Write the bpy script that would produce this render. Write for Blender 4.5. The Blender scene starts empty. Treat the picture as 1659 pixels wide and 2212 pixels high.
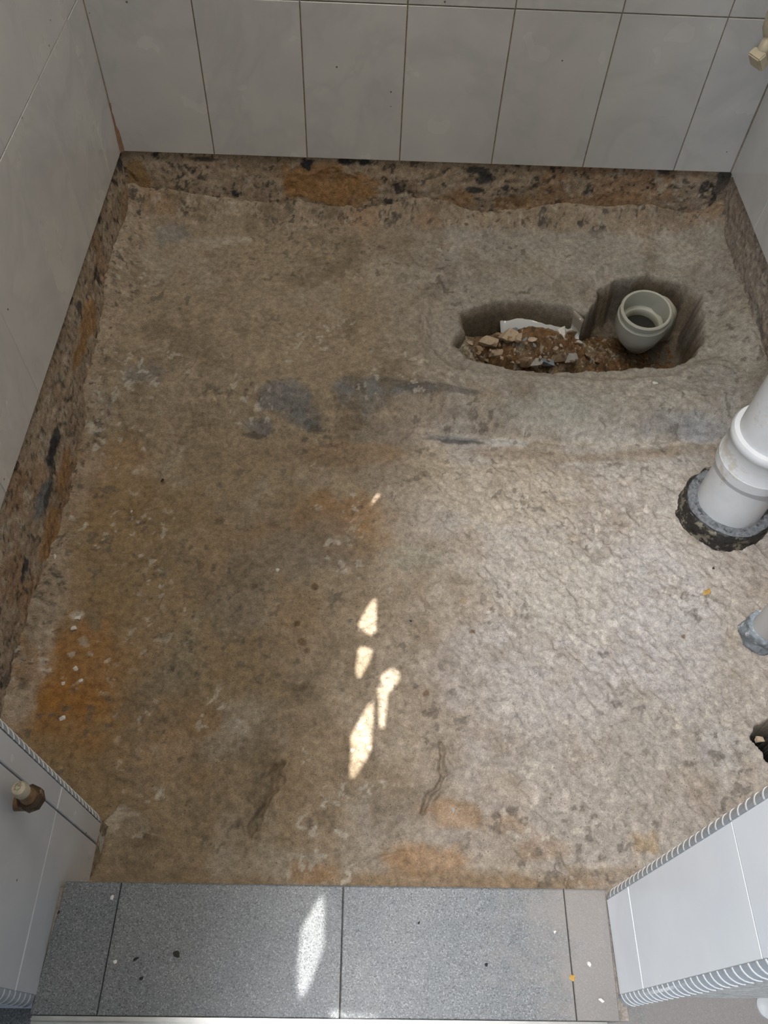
import bpy, bmesh, math, random
import numpy as np
from mathutils import Vector, Matrix
from mathutils.geometry import delaunay_2d_cdt
random.seed(7); rng = np.random.default_rng(11)
SC = bpy.context.scene; COL = SC.collection

# ------------------------------------------------------------ camera
F = 1739.0; CX, CY = 829.5, 1106.0; H = 1.265
_d = np.array([760-CX, 2293-CY, F]); _d /= np.linalg.norm(_d)
_y = np.array([855-CX, -1440-CY, F]); _y -= _d*(_y@_d); _y /= np.linalg.norm(_y)
_x = np.cross(_d, _y)
RM = np.array([_x, _y, -_d])                  # world = RM @ (right, down, forward)
cam = bpy.data.cameras.new('camera'); camo = bpy.data.objects.new('camera', cam); COL.objects.link(camo)
cam.sensor_fit = 'VERTICAL'; cam.sensor_height = 36; cam.lens = F/2212*36; cam.clip_start = 0.01
m = Matrix(((RM[0,0], -RM[0,1], -RM[0,2], 0), (RM[1,0], -RM[1,1], -RM[1,2], 0), (RM[2,0], -RM[2,1], -RM[2,2], H), (0,0,0,1)))
camo.matrix_world = m; SC.camera = camo

# ------------------------------------------------------------ world, sun, daylight, fill, exposure
SC.view_settings.view_transform = 'Standard'; SC.view_settings.look = 'None'
SC.view_settings.gamma = 1; SC.view_settings.use_curve_mapping = False; SC.view_settings.exposure = 0.0
w = bpy.data.worlds.new('world'); SC.world = w; w.use_nodes = True
w.node_tree.nodes['Background'].inputs[0].default_value = (0.62, 0.74, 0.95, 1)
w.node_tree.nodes['Background'].inputs[1].default_value = 0.38
SUN = Vector((-0.12, -0.52, 0.84)).normalized()      # towards the sun
sun = bpy.data.lights.new('sun', 'SUN'); sun.energy = 14.0; sun.angle = math.radians(0.13); sun.color = (1, .97, .9)
suno = bpy.data.objects.new('sun', sun); COL.objects.link(suno); suno.rotation_euler = SUN.to_track_quat('Z', 'Y').to_euler()
def area(name, loc, target, sx, sy, power, color):
    l = bpy.data.lights.new(name, 'AREA'); l.shape = 'RECTANGLE'; l.size = sx; l.size_y = sy; l.energy = power; l.color = color
    o = bpy.data.objects.new(name, l); COL.objects.link(o); o.location = loc
    o.rotation_euler = (Vector(loc)-Vector(target)).to_track_quat('Z', 'Y').to_euler(); return o
area('skylight_daylight', (-0.45, -0.2, 3.6), (0.4, 0.8, -0.2), .075, .075, 124, (.98, .975, 1))
area('side_daylight', (-1.35, -2.3, 1.75), (0.35, 0.15, 0.3), .5, .9, 54, (.76, .87, 1))
area('room_fill', (0.15, 1.3, 3.1), (0.15, 1.35, 0), 1.1, 1.1, 29, (1, .95, .85))  # added fill lamp lifting the room's ambient level, no real vent

# ------------------------------------------------------------ helpers
def ray(u, v): return RM @ np.array([u-CX, v-CY, F])
def atz(u, v, z): r = ray(u, v); return np.array([0, 0, H]) + r*(z-H)/r[2]
def atx(u, v, X): r = ray(u, v); return np.array([0, 0, H]) + r*X/r[0]
def aty(u, v, Y): r = ray(u, v); return np.array([0, 0, H]) + r*Y/r[1]

def link(name, me, mat=None, parent=None, smooth=False):
    o = bpy.data.objects.new(name, me); COL.objects.link(o)
    if mat and not me.materials: me.materials.append(mat)
    if parent: o.parent = parent
    if smooth:
        me.polygons.foreach_set('use_smooth', [True]*len(me.polygons))
    return o
def tag(o, label=None, cat=None, group=None, kind=None):
    for k, v in (('label', label), ('category', cat), ('group', group), ('kind', kind)):
        if v: o[k] = v
    return o
def bmo(name, bm, mat=None, parent=None, smooth=False):
    me = bpy.data.meshes.new(name); bmesh.ops.recalc_face_normals(bm, faces=bm.faces); bm.to_mesh(me); bm.free()
    return link(name, me, mat, parent, smooth)
def empty(name, loc, label=None, cat=None, group=None, kind=None):
    o = bpy.data.objects.new(name, None); COL.objects.link(o); o.location = loc; o.empty_display_size = .05
    return tag(o, label, cat, group, kind)
def box(bm, a, b):
    vs = [bm.verts.new((x, y, z)) for x in (a[0], b[0]) for y in (a[1], b[1]) for z in (a[2], b[2])]
    for f in ((0,1,3,2), (4,6,7,5), (0,4,5,1), (2,3,7,6), (0,2,6,4), (1,5,7,3)): bm.faces.new([vs[i] for i in f])

def hsh(ix, iy, seed):
    n = (ix.astype(np.int64)*374761393 + iy.astype(np.int64)*668265263 + seed*974634777) & 0xffffffff
    n = ((n ^ (n >> 13))*1274126177) & 0xffffffff
    n = n ^ (n >> 16)
    return (n & 0xffffff)/float(0xffffff)
def vnoise(x, y, seed):
    ix = np.floor(x); iy = np.floor(y); fx = x-ix; fy = y-iy
    fx = fx*fx*fx*(fx*(fx*6-15)+10); fy = fy*fy*fy*(fy*(fy*6-15)+10)
    a = hsh(ix, iy, seed); b = hsh(ix+1, iy, seed); c = hsh(ix, iy+1, seed); d = hsh(ix+1, iy+1, seed)
    return (a+(b-a)*fx)*(1-fy)+(c+(d-c)*fx)*fy
def fbm(x, y, s, octv=4, seed=0, gain=.5):
    """s = size of the largest lumps in metres; result about -1..1"""
    t = 0; amp = 1; tot = 0; k = 1/s
    for i in range(octv):
        ca, sa = math.cos(i*1.1+seed), math.sin(i*1.1+seed)
        t = t + amp*(vnoise((x*ca-y*sa)*k+31.7*i, (x*sa+y*ca)*k-17.3*i, seed+i)*2-1); tot += amp; amp *= gain; k *= 2.03
    return t/tot*1.6
def sstep(a, b, x):
    t = np.clip((x-a)/(b-a), 0, 1); return t*t*(3-2*t)
def polydist(px, py, poly):
    """signed distance, negative inside"""
    P = np.array(poly); n = len(P); dist = np.full(px.shape, 1e9); ins = np.zeros(px.shape, bool)
    for i in range(n):
        ax, ay = P[i]; bx, by = P[(i+1) % n]
        ex, ey = bx-ax, by-ay; wx, wy = px-ax, py-ay
        t = np.clip((wx*ex+wy*ey)/(ex*ex+ey*ey), 0, 1)
        dist = np.minimum(dist, (wx-ex*t)**2+(wy-ey*t)**2)
        c = ((ay > py) != (by > py)) & (px < (bx-ax)*(py-ay)/(by-ay+1e-12)+ax)
        ins ^= c
    return np.where(ins, -1, 1)*np.sqrt(dist)
def linedist(px, py, pts):
    dist = np.full(px.shape, 1e9)
    for (ax, ay), (bx, by) in zip(pts[:-1], pts[1:]):
        ex, ey = bx-ax, by-ay; wx, wy = px-ax, py-ay
        t = np.clip((wx*ex+wy*ey)/(ex*ex+ey*ey), 0, 1)
        dist = np.minimum(dist, (wx-ex*t)**2+(wy-ey*t)**2)
    return np.sqrt(dist)
def lerp(c, col, a):
    a = np.clip(a, 0, 1)[..., None]; return c*(1-a)+np.array(col)*a

def grid_mesh(name, P, col=None, mat=None, mask=None):
    """P: (n,m,3) array of points"""
    n, k = P.shape[:2]
    me = bpy.data.meshes.new(name)
    me.vertices.add(n*k); me.vertices.foreach_set('co', P.reshape(-1).astype(np.float32))
    i = np.arange(n*k).reshape(n, k)
    q = np.stack([i[:-1, :-1], i[1:, :-1], i[1:, 1:], i[:-1, 1:]], -1).reshape(-1, 4)
    if mask is not None: q = q[mask[:-1, :-1].reshape(-1)]
    me.loops.add(q.size); me.loops.foreach_set('vertex_index', q.reshape(-1).astype(np.int32))
    me.polygons.add(len(q)); me.polygons.foreach_set('loop_start', np.arange(0, q.size, 4, dtype=np.int32))
    me.polygons.foreach_set('use_smooth', np.ones(len(q), bool))
    me.update(calc_edges=True)
    if col is not None:
        a = me.color_attributes.new('stain', 'FLOAT_COLOR', 'POINT')  # vertex colours: stains, with some shade painted in
        c4 = np.ones((n*k, 4), np.float32); c4[:, :3] = np.clip(col.reshape(-1, 3), 0.004, 1); a.data.foreach_set('color', c4.reshape(-1))
    if mat: me.materials.append(mat)
    return me

# ------------------------------------------------------------ materials
def mat(name, col, rough=.6, metal=0, coat=0, spec=.5):
    mt = bpy.data.materials.new(name); mt.use_nodes = True; b = mt.node_tree.nodes['Principled BSDF']
    b.inputs['Base Color'].default_value = (*col, 1); b.inputs['Roughness'].default_value = rough
    b.inputs['Metallic'].default_value = metal; b.inputs['Coat Weight'].default_value = coat
    b.inputs['Specular IOR Level'].default_value = spec
    return mt, mt.node_tree.nodes, mt.node_tree.links, b
def N(nt, t, **kw):
    n = nt.new(t)
    for k, v in kw.items():
        if k in n.inputs: n.inputs[k].default_value = v
        else: setattr(n, k, v)
    return n
def ramp(nt, stops, interp='LINEAR'):
    r = nt.new('ShaderNodeValToRGB'); r.color_ramp.interpolation = interp
    while len(r.color_ramp.elements) < len(stops): r.color_ramp.elements.new(.5)
    for e, (p, c) in zip(r.color_ramp.elements, stops):
        e.position = p; e.color = (*c, 1) if len(c) == 3 else c
    return r
def mixc(nt, lk, mode, a, b, fac):
    n = nt.new('ShaderNodeMix'); n.data_type = 'RGBA'; n.blend_type = mode
    for sock, v in ((n.inputs[0], fac), (n.inputs[6], a), (n.inputs[7], b)):
        if hasattr(v, 'is_linked') or hasattr(v, 'links'): lk.new(v, sock)
        elif isinstance(v, (int, float)): sock.default_value = v
        else: sock.default_value = (*v, 1)
    return n.outputs[2]

def speckled(name, base=None, rough=.92, scale=1.0, contrast=1.0, bump=.5, attr=True, spots=True):
    mt, nt, lk, b = mat(name, base or (.4, .35, .3), rough, spec=.25)
    tc = nt.new('ShaderNodeTexCoord')
    if attr:
        a = nt.new('ShaderNodeAttribute'); a.attribute_name = 'stain'; c = a.outputs['Color']
    else: c = base
    n1 = N(nt, 'ShaderNodeTexNoise', Scale=420*scale, Detail=3.0, Roughness=.6); lk.new(tc.outputs['Object'], n1.inputs['Vector'])
    n2 = N(nt, 'ShaderNodeTexNoise', Scale=75*scale, Detail=5.0, Roughness=.65); lk.new(tc.outputs['Object'], n2.inputs['Vector'])
    k = .30*contrast
    r1 = ramp(nt, [(.3, (1-k,)*3), (.7, (1+k*.6,)*3)]); lk.new(n1.outputs[0], r1.inputs[0])
    r2 = ramp(nt, [(.3, (1-k*1.25,)*3), (.7, (1+k*.6,)*3)]); lk.new(n2.outputs[0], r2.inputs[0])
    c = mixc(nt, lk, 'MULTIPLY', c, r1.outputs[0], 1.0); c = mixc(nt, lk, 'MULTIPLY', c, r2.outputs[0], 1.0)
    if spots:
        v = N(nt, 'ShaderNodeTexVoronoi', Scale=150*scale, Randomness=1.0); lk.new(tc.outputs['Object'], v.inputs['Vector'])
        n3 = N(nt, 'ShaderNodeTexNoise', Scale=22*scale, Detail=2.0); lk.new(tc.outputs['Object'], n3.inputs['Vector'])
        ad = N(nt, 'ShaderNodeMath', operation='MULTIPLY'); lk.new(n3.outputs[0], ad.inputs[0]); ad.inputs[1].default_value = .30
        lt = N(nt, 'ShaderNodeMath', operation='LESS_THAN'); lk.new(v.outputs['Distance'], lt.inputs[0]); lk.new(ad.outputs[0], lt.inputs[1])
        sp = nt.new('ShaderNodeSeparateColor'); lk.new(v.outputs['Color'], sp.inputs[0])
        g = N(nt, 'ShaderNodeMath', operation='GREATER_THAN'); lk.new(sp.outputs[0], g.inputs[0]); g.inputs[1].default_value = .70
        mu = N(nt, 'ShaderNodeMath', operation='MULTIPLY'); lk.new(lt.outputs[0], mu.inputs[0]); lk.new(g.outputs[0], mu.inputs[1])
        mk = N(nt, 'ShaderNodeMath', operation='MULTIPLY'); lk.new(mu.outputs[0], mk.inputs[0]); mk.inputs[1].default_value = .62
        c = mixc(nt, lk, 'MIX', c, (.055, .045, .035), mk.outputs[0])
    lk.new(c, b.inputs['Base Color'])
    bp = N(nt, 'ShaderNodeBump', Strength=bump, Distance=.004); 
    ad = N(nt, 'ShaderNodeMath', operation='MULTIPLY_ADD'); lk.new(n1.outputs[0], ad.inputs[0]); ad.inputs[1].default_value = .35; lk.new(n2.outputs[0], ad.inputs[2])
    lk.new(ad.outputs[0], bp.inputs['Height']); lk.new(bp.outputs[0], b.inputs['Normal'])
    return mt
M_conc = speckled('rough_concrete')
M_strip = speckled('wall_render', bump=.7, contrast=1.2)
M_soil = speckled('brown_soil', bump=.9, contrast=1.3, scale=.8)

def tile_mat(name, base, vein=.5):
    mt, nt, lk, b = mat(name, base, .2, spec=.5)
    tc = nt.new('ShaderNodeTexCoord'); oi = nt.new('ShaderNodeObjectInfo')
    cb = nt.new('ShaderNodeVectorMath'); cb.operation = 'MULTIPLY_ADD'
    lk.new(oi.outputs['Random'], cb.inputs[0]); cb.inputs[1].default_value = (37, 21, 53); lk.new(tc.outputs['Object'], cb.inputs[2])
    n = N(nt, 'ShaderNodeTexNoise', Scale=3.2, Detail=4.0, Roughness=.6, Distortion=.5); lk.new(cb.outputs[0], n.inputs['Vector'])
    v = vein
    r = ramp(nt, [(.44, (1, 1, 1)), (.495, (1-.10*v,)*3), (.51, (1-.15*v, 1-.14*v, 1-.12*v)), (.56, (1, 1, 1))]); lk.new(n.outputs[0], r.inputs[0])
    n2 = N(nt, 'ShaderNodeTexNoise', Scale=7.0, Detail=3.0); lk.new(cb.outputs[0], n2.inputs['Vector'])
    r2 = ramp(nt, [(.3, (.92, .92, .93)), (.7, (1.03, 1.02, 1.0))]); lk.new(n2.outputs[0], r2.inputs[0])
    c = mixc(nt, lk, 'MULTIPLY', base, r.outputs[0], 1.0); c = mixc(nt, lk, 'MULTIPLY', c, r2.outputs[0], 1.0)
    v1 = N(nt, 'ShaderNodeTexVoronoi', Scale=22.0); lk.new(cb.outputs[0], v1.inputs['Vector'])
    lt = N(nt, 'ShaderNodeMath', operation='LESS_THAN'); lk.new(v1.outputs['Distance'], lt.inputs[0]); lt.inputs[1].default_value = .055
    sp = nt.new('ShaderNodeSeparateColor'); lk.new(v1.outputs['Color'], sp.inputs[0])
    g = N(nt, 'ShaderNodeMath', operation='GREATER_THAN'); lk.new(sp.outputs[0], g.inputs[0]); g.inputs[1].default_value = .78
    mu = N(nt, 'ShaderNodeMath', operation='MULTIPLY'); lk.new(lt.outputs[0], mu.inputs[0]); lk.new(g.outputs[0], mu.inputs[1])
    c = mixc(nt, lk, 'MIX', c, (.16, .15, .13), mu.outputs[0])
    lk.new(c, b.inputs['Base Color'])
    rr = N(nt, 'ShaderNodeMapRange'); lk.new(n2.outputs[0], rr.inputs[0]); rr.inputs[3].default_value = .16; rr.inputs[4].default_value = .34
    lk.new(rr.outputs[0], b.inputs['Roughness'])
    return mt
M_tile = tile_mat('marbled_wall_tile', (.63, .63, .63), .55)
M_tile2 = tile_mat('lit_jamb_tile', (.88, .90, .92), .2)  # right jamb: lighter copy of the jamb tile, its lit side put into the colour
M_tile3 = tile_mat('shaded_jamb_tile', (.56, .575, .59), .2)  # left jamb: same tile darkened, shade put into the colour
M_grout = speckled('grout', (.36, .29, .20), attr=False, spots=False, bump=.2)
M_grout2 = speckled('white_grout', (.62, .61, .58), attr=False, spots=False, bump=.2)
M_paint = speckled('wall_paint', (.62, .61, .58), attr=False, spots=False, bump=.1, contrast=.3)
def simple(name, col, rough=.5, metal=0, var=.25, scale=40, bump=0.0, dirt=None, dscale=12, dthr=.55):
    mt, nt, lk, b = mat(name, col, rough, metal)
    tc = nt.new('ShaderNodeTexCoord')
    n = N(nt, 'ShaderNodeTexNoise', Scale=float(scale), Detail=4.0, Roughness=.6); lk.new(tc.outputs['Object'], n.inputs['Vector'])
    r = ramp(nt, [(.3, (1-var,)*3), (.7, (1+var*.4,)*3)]); lk.new(n.outputs[0], r.inputs[0])
    c = mixc(nt, lk, 'MULTIPLY', col, r.outputs[0], 1.0)
    if dirt:
        d = N(nt, 'ShaderNodeTexNoise', Scale=float(dscale), Detail=5.0, Roughness=.7); lk.new(tc.outputs['Object'], d.inputs['Vector'])
        rd = ramp(nt, [(dthr, (0, 0, 0)), (dthr+.06, (1, 1, 1))]); lk.new(d.outputs[0], rd.inputs[0])
        c = mixc(nt, lk, 'MIX', c, dirt, rd.outputs[0])
    lk.new(c, b.inputs['Base Color'])
    if bump:
        bp = N(nt, 'ShaderNodeBump', Strength=bump, Distance=.004); lk.new(n.outputs[0], bp.inputs['Height']); lk.new(bp.outputs[0], b.inputs['Normal'])
    return mt
M_pipe = simple('grey_white_pipe', (.60, .61, .62), .42, var=.08, scale=18, dirt=(.50, .47, .42), dscale=9, dthr=.56)
M_fit = simple('greyish_cream_plastic', (.50, .49, .41), .4, var=.10, scale=25)
M_inner = simple('pipe_inside_shade', (.018, .017, .012), .6, var=.3)
M_black = simple('black_bitumen', (.022, .020, .017), .55, var=.5, scale=90, bump=.8, dirt=(.17, .15, .11), dscale=38, dthr=.53)
M_greycem = simple('grey_cement_mortar', (.17, .18, .19), .85, var=.5, scale=110, bump=.9, dirt=(.05, .055, .06), dscale=60, dthr=.55)
M_bluecem = simple('blue_grey_cement', (.27, .31, .35), .8, var=.4, scale=70, bump=.9, dirt=(.62, .63, .62), dscale=36, dthr=.56)
M_brass = simple('tarnished_brass', (.07, .045, .025), .5, .45, var=.4, scale=80, dirt=(.22, .15, .09), dscale=50, dthr=.6)
M_copper = simple('weathered_bronze', (.24, .14, .07), .5, .3, var=.35, scale=80)
M_plug = simple('beige_plug', (.44, .38, .28), .55, var=.25, scale=70, dirt=(.20, .16, .11), dscale=50, dthr=.6)
M_cream = simple('cream_plastic', (.60, .52, .38), .5, var=.2, scale=40)
M_steel = simple('brushed_steel', (.46, .46, .44), .32, .9, var=.15, scale=60)
M_void = simple('dark_void', (.004, .004, .004), .9)
M_trimg = simple('grey_pencil_trim', (.36, .39, .42), .22, var=.12, scale=50)
M_trimw = simple('white_trim_ridge', (.66, .68, .69), .3, var=.05)
M_greyplastic = simple('greyish_white_plastic', (.40, .41, .41), .5, var=.1)
M_white = simple('white_plastic', (.75, .75, .73), .4, var=.05)

# ------------------------------------------------------------ room numbers
XL, XR, YB = -0.683, 0.975, 2.018
JL, JR = -0.41, 0.35                       # faces of the two door jambs
LY0, LY1, RY0, RY1 = 0.054, 0.325, 0.062, 0.203
ZTH = 0.04                                 # top of threshold
PR = 0.010                                 # tiles stand this far proud of the render
TH = .0085

# ------------------------------------------------------------ FLOOR (excavated rough concrete)
ST = 0.003
gx = np.arange(XL-.03, XR+.03, ST); gy = np.arange(0.17, YB+.03, ST)
X, Y = np.meshgrid(gx, gy, indexing='ij')
wx = fbm(X, Y, .16, 3, 3)*.02; wy = fbm(X, Y, .16, 3, 9)*.02
wfx = fbm(X, Y, .03, 3, 13)*.006; wfy = fbm(X, Y, .03, 3, 19)*.006
Z = np.full(X.shape, -.25)
stepf = sstep(1.215, 1.365, Y+wy*1.2)
low = -.25+.012*fbm(X, Y, .5, 2, 21)-.004
up = -.182+.006*fbm(X, Y, .4, 2, 22)
Z = low*(1-stepf)+up*stepf
# soft shallow bowl on the left of the upper terrace
Z -= .010*np.exp(-((X+.12)/.38)**2-((Y-1.62)/.17)**2)
# ledge in the slope band
led = np.exp(-((Y+wy*.8-1.262)/.016)**2)*sstep(.02, .2, X)
Z -= .012*led
Z += .006*np.exp(-((Y+wy-1.34)/.03)**2)
# terrace breaks on the left are lower
Z -= .012*sstep(-.1, -.6, X)*stepf*sstep(1.7, 1.4, Y)
# fillets against the walls
Z += .085*np.exp(-np.clip(YB-.02-Y+wy, 0, 9)/.045)*(0.7+.3*fbm(X, Y, .25, 2, 4))
Z += .060*np.exp(-np.clip(X-XL-.02+wx*.8, 0, 9)/.04)*(0.7+.3*fbm(X, Y, .25, 2, 5))
Z += .045*np.exp(-np.clip(XR-X+wx, 0, 9)/.05)*sstep(1.0, 1.4, Y)
Z += .03*np.exp(-np.clip(Y-.2+wy, 0, 9)/.035)
Z += .10*np.exp(-(np.clip(X-JL, 0, 9)/.05)**2)*sstep(.40, .30, Y+wy*.5)*(X > JL-.02)
Z += .06*np.exp(-(np.clip(Y-.2, 0, 9)/.05)**2)*sstep(-.1, -.35, X)
def P2(pts, z): return [tuple(atz(u, v, z)[:2]) for u, v in pts]
# general roughness
Z += .0030*fbm(X, Y, .06, 4, 31, .6)
rd = 1-np.abs(fbm(X, Y, .022, 3, 41, .6)); rough_amt = .35+.65*sstep(-.15, .25, X)*sstep(1.3, 1.1, Y)
Z += .0034*rough_amt*(rd-.6)
Z += .0030*rough_amt*fbm(X*1.0+Y*.5, Y*.6, .012, 3, 51, .7)
# diagonal trowel ripples on the bright side
rip = fbm((X+Y*.7)*2.2, (Y-X*.7)*.7, .035, 3, 61)
Z += .0022*sstep(0, .3, X)*sstep(1.2, .9, Y)*rip
# thin lifted crust with crisp edges
crust = sstep(.08, .14, fbm(X+wx, Y+wy, .22, 5, 71, .6)); Z += .0035*crust
crust2 = sstep(.22, .26, fbm(X+wx, Y+wy, .09, 5, 77, .6)); Z += .0025*crust2
# strata lines on the slope band
Z += .004*np.exp(-((Y-1.29)/.06)**2)*fbm(X*.35, Y*2.2, .035, 4, 81, .6)
# cracks / ridges
for pts, wd, dp, z in (([(948,1612),(957,1650),(952,1690),(930,1730),(918,1760)], .005, .012, -.25),
                    ([(612,1640),(590,1700),(562,1745),(548,1785),(540,1800)], .006, .013, -.25),
                    ([(1095,852),(1135,872),(1142,898),(1120,912),(1090,912)], .0025, .005, -.2),
                    ([(1210,900),(1260,915),(1320,912),(1345,905)], .0025, .005, -.21),
                    ([(1240,868),(1330,876),(1400,882),(1480,895)], .0022, .004, -.2),
                    ([(880,610),(905,650),(915,700),(905,760),(930,800)], .006, .006, -.19),
                    ([(1205,1855),(1225,1890),(1240,1915)], .004, .008, -.22),
                    ([(800,1870),(830,1850),(880,1838)], .004, .006, -.22)):
    dd = linedist(X+wfx*1.6+wx*.3, Y+wfy*1.6, P2(pts, z)); Z -= dp*np.exp(-(dd/wd)**2); Z += dp*.4*np.exp(-((dd-wd*2)/wd)**2)
for (u, v, r, dp) in ((460,1120,.016,.006), (585,1128,.014,.005), (650,1485,.018,.005), (1300,1270,.02,.003), (985,1905,.02,.006), (300,815,.03,.004), (545,915,.025,.006), (675,915,.02,.005)):
    p = atz(u, v, -.24); Z -= dp*np.exp(-((X-p[0])**2+(Y-p[1])**2)/r**2)
# --- the pit round the pipe
pit = P2([(992,668),(1000,700),(975,735),(1010,768),(1060,780),(1150,793),(1240,798),(1330,796),(1375,792),(1455,790),(1500,768),(1520,742),(1522,700),(1512,640),(1470,606),(1400,590),(1330,600),(1296,622),(1285,655),(1272,668),(1240,660),(1200,650),(1140,640),(1090,642),(1040,655)], -.19)
pd = polydist(X+wfx*.55, Y+wfy*.55, pit)+.003*fbm(X, Y, .05, 3, 23)
rim = P2([(920,640),(990,600),(1120,605),(1250,625),(1285,580),(1400,560),(1530,585),(1565,680),(1545,770),(1470,815),(1300,822),(1100,812),(960,790),(915,730)], -.19)
rdist = polydist(X+wx*.8, Y+wy*.8, rim)
Z -= .016*sstep(.006, -.022, rdist)*(1-sstep(0, .01, -pd))
Zr = Z.copy()
Z = np.where(pd < .004, Z-(.165)*sstep(.003, -.018-.02*sstep(.35, .22, X), pd)+.012*fbm(X, Y, .04, 3, 24)*sstep(0, -.012, pd), Z)
pitf = sstep(.004, -.006, pd)
# --- the drain hole at the right edge
hole = P2([(1621,1597),(1632,1617),(1643,1631),(1646,1641),(1662,1656),(1690,1665),(1725,1640),(1730,1590),(1700,1555),(1660,1556),(1634,1572)], -.25)
hd = polydist(X+wfx*.5, Y+wfy*.5, hole)
Z = np.where(hd < .004, Z-.20*sstep(.003, -.012, hd), Z)
Z += .004*np.exp(-(np.clip(hd, 0, 9)/.02)**2)*(hd > 0)

def strip_col(U, V, seed, depth):
    c = np.zeros(U.shape+(3,))+np.array((.40, .31, .225))
    c = lerp(c, (.50, .41, .32), sstep(0, .8, fbm(U, V, .06, 4, seed))*.6)
    c = lerp(c, (.28, .215, .15), sstep(.1, .8, fbm(U, V, .10, 4, seed+1))*.6)
    c = lerp(c, (.36, .17, .055), sstep(.3, .6, fbm(U, V, .15, 4, seed+2))*.4)
    c = lerp(c, (.028, .03, .034), sstep(.74, .80, fbm(U, V, .05, 4, seed+3))*.85)
    c = lerp(c, (.06, .055, .05), sstep(.56, .64, fbm(U*1.4, V*1.4, .016, 3, seed+4))*.75)
    c = lerp(c, (.46, .36, .28), sstep(.35, .5, fbm(U, V, .009, 2, seed+6))*.35)
    c = lerp(c, (.5, .44, .36), sstep(.6, .7, fbm(U, V, .02, 3, seed+5))*.6)
    return c
# colours of the concrete (dust, clay stains, lime, old bitumen) plus painted shade
def spot(C, u, v, ru, rv, col, a, z, warp=1.0, hard=.35, seed=0):
    p = atz(u, v, z); e = atz(u+ru, v, z); s = atz(u, v+rv, z)
    rx = abs(e[0]-p[0]); ry = abs(s[1]-p[1])
    nn = fbm(X+u*.01, Y+v*.01, max(rx, ry)*.9, 5, 100+seed, .62)
    q = np.sqrt(((X-p[0]+wx*.3)/rx)**2+((Y-p[1]+wy*.3)/ry)**2)+nn*.45*warp
    return lerp(C, col, a*sstep(1.0+hard, 1.0-hard, q))
tan = (.375, .295, .21); C = np.zeros(X.shape+(3,))+np.array(tan)
C = lerp(C, (.43, .395, .36), sstep(-.05, .25, X+wx*2)*.8)
C = lerp(C, (.40, .365, .31), sstep(.1, .4, X)*sstep(1.15, 1.35, Y)*.8)
C = lerp(C, (.33, .25, .165), sstep(.0, -.25, X+wx*3)*sstep(1.35, 1.15, Y)*.85)
C = lerp(C, (.30, .235, .17), sstep(.2, .8, fbm(X, Y, .25, 4, 91))*.6)
C = lerp(C, (.50, .43, .35), sstep(.25, .9, fbm(X, Y, .12, 5, 92, .6))*.35)
G = (.21, .215, .22); O = (.37, .205, .085); LM = (.52, .47, .40); OL = (.28, .245, .17); BL = (.05, .052, .055); DK = (.20, .145, .095)
Zd = (-.25, -.185)
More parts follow.
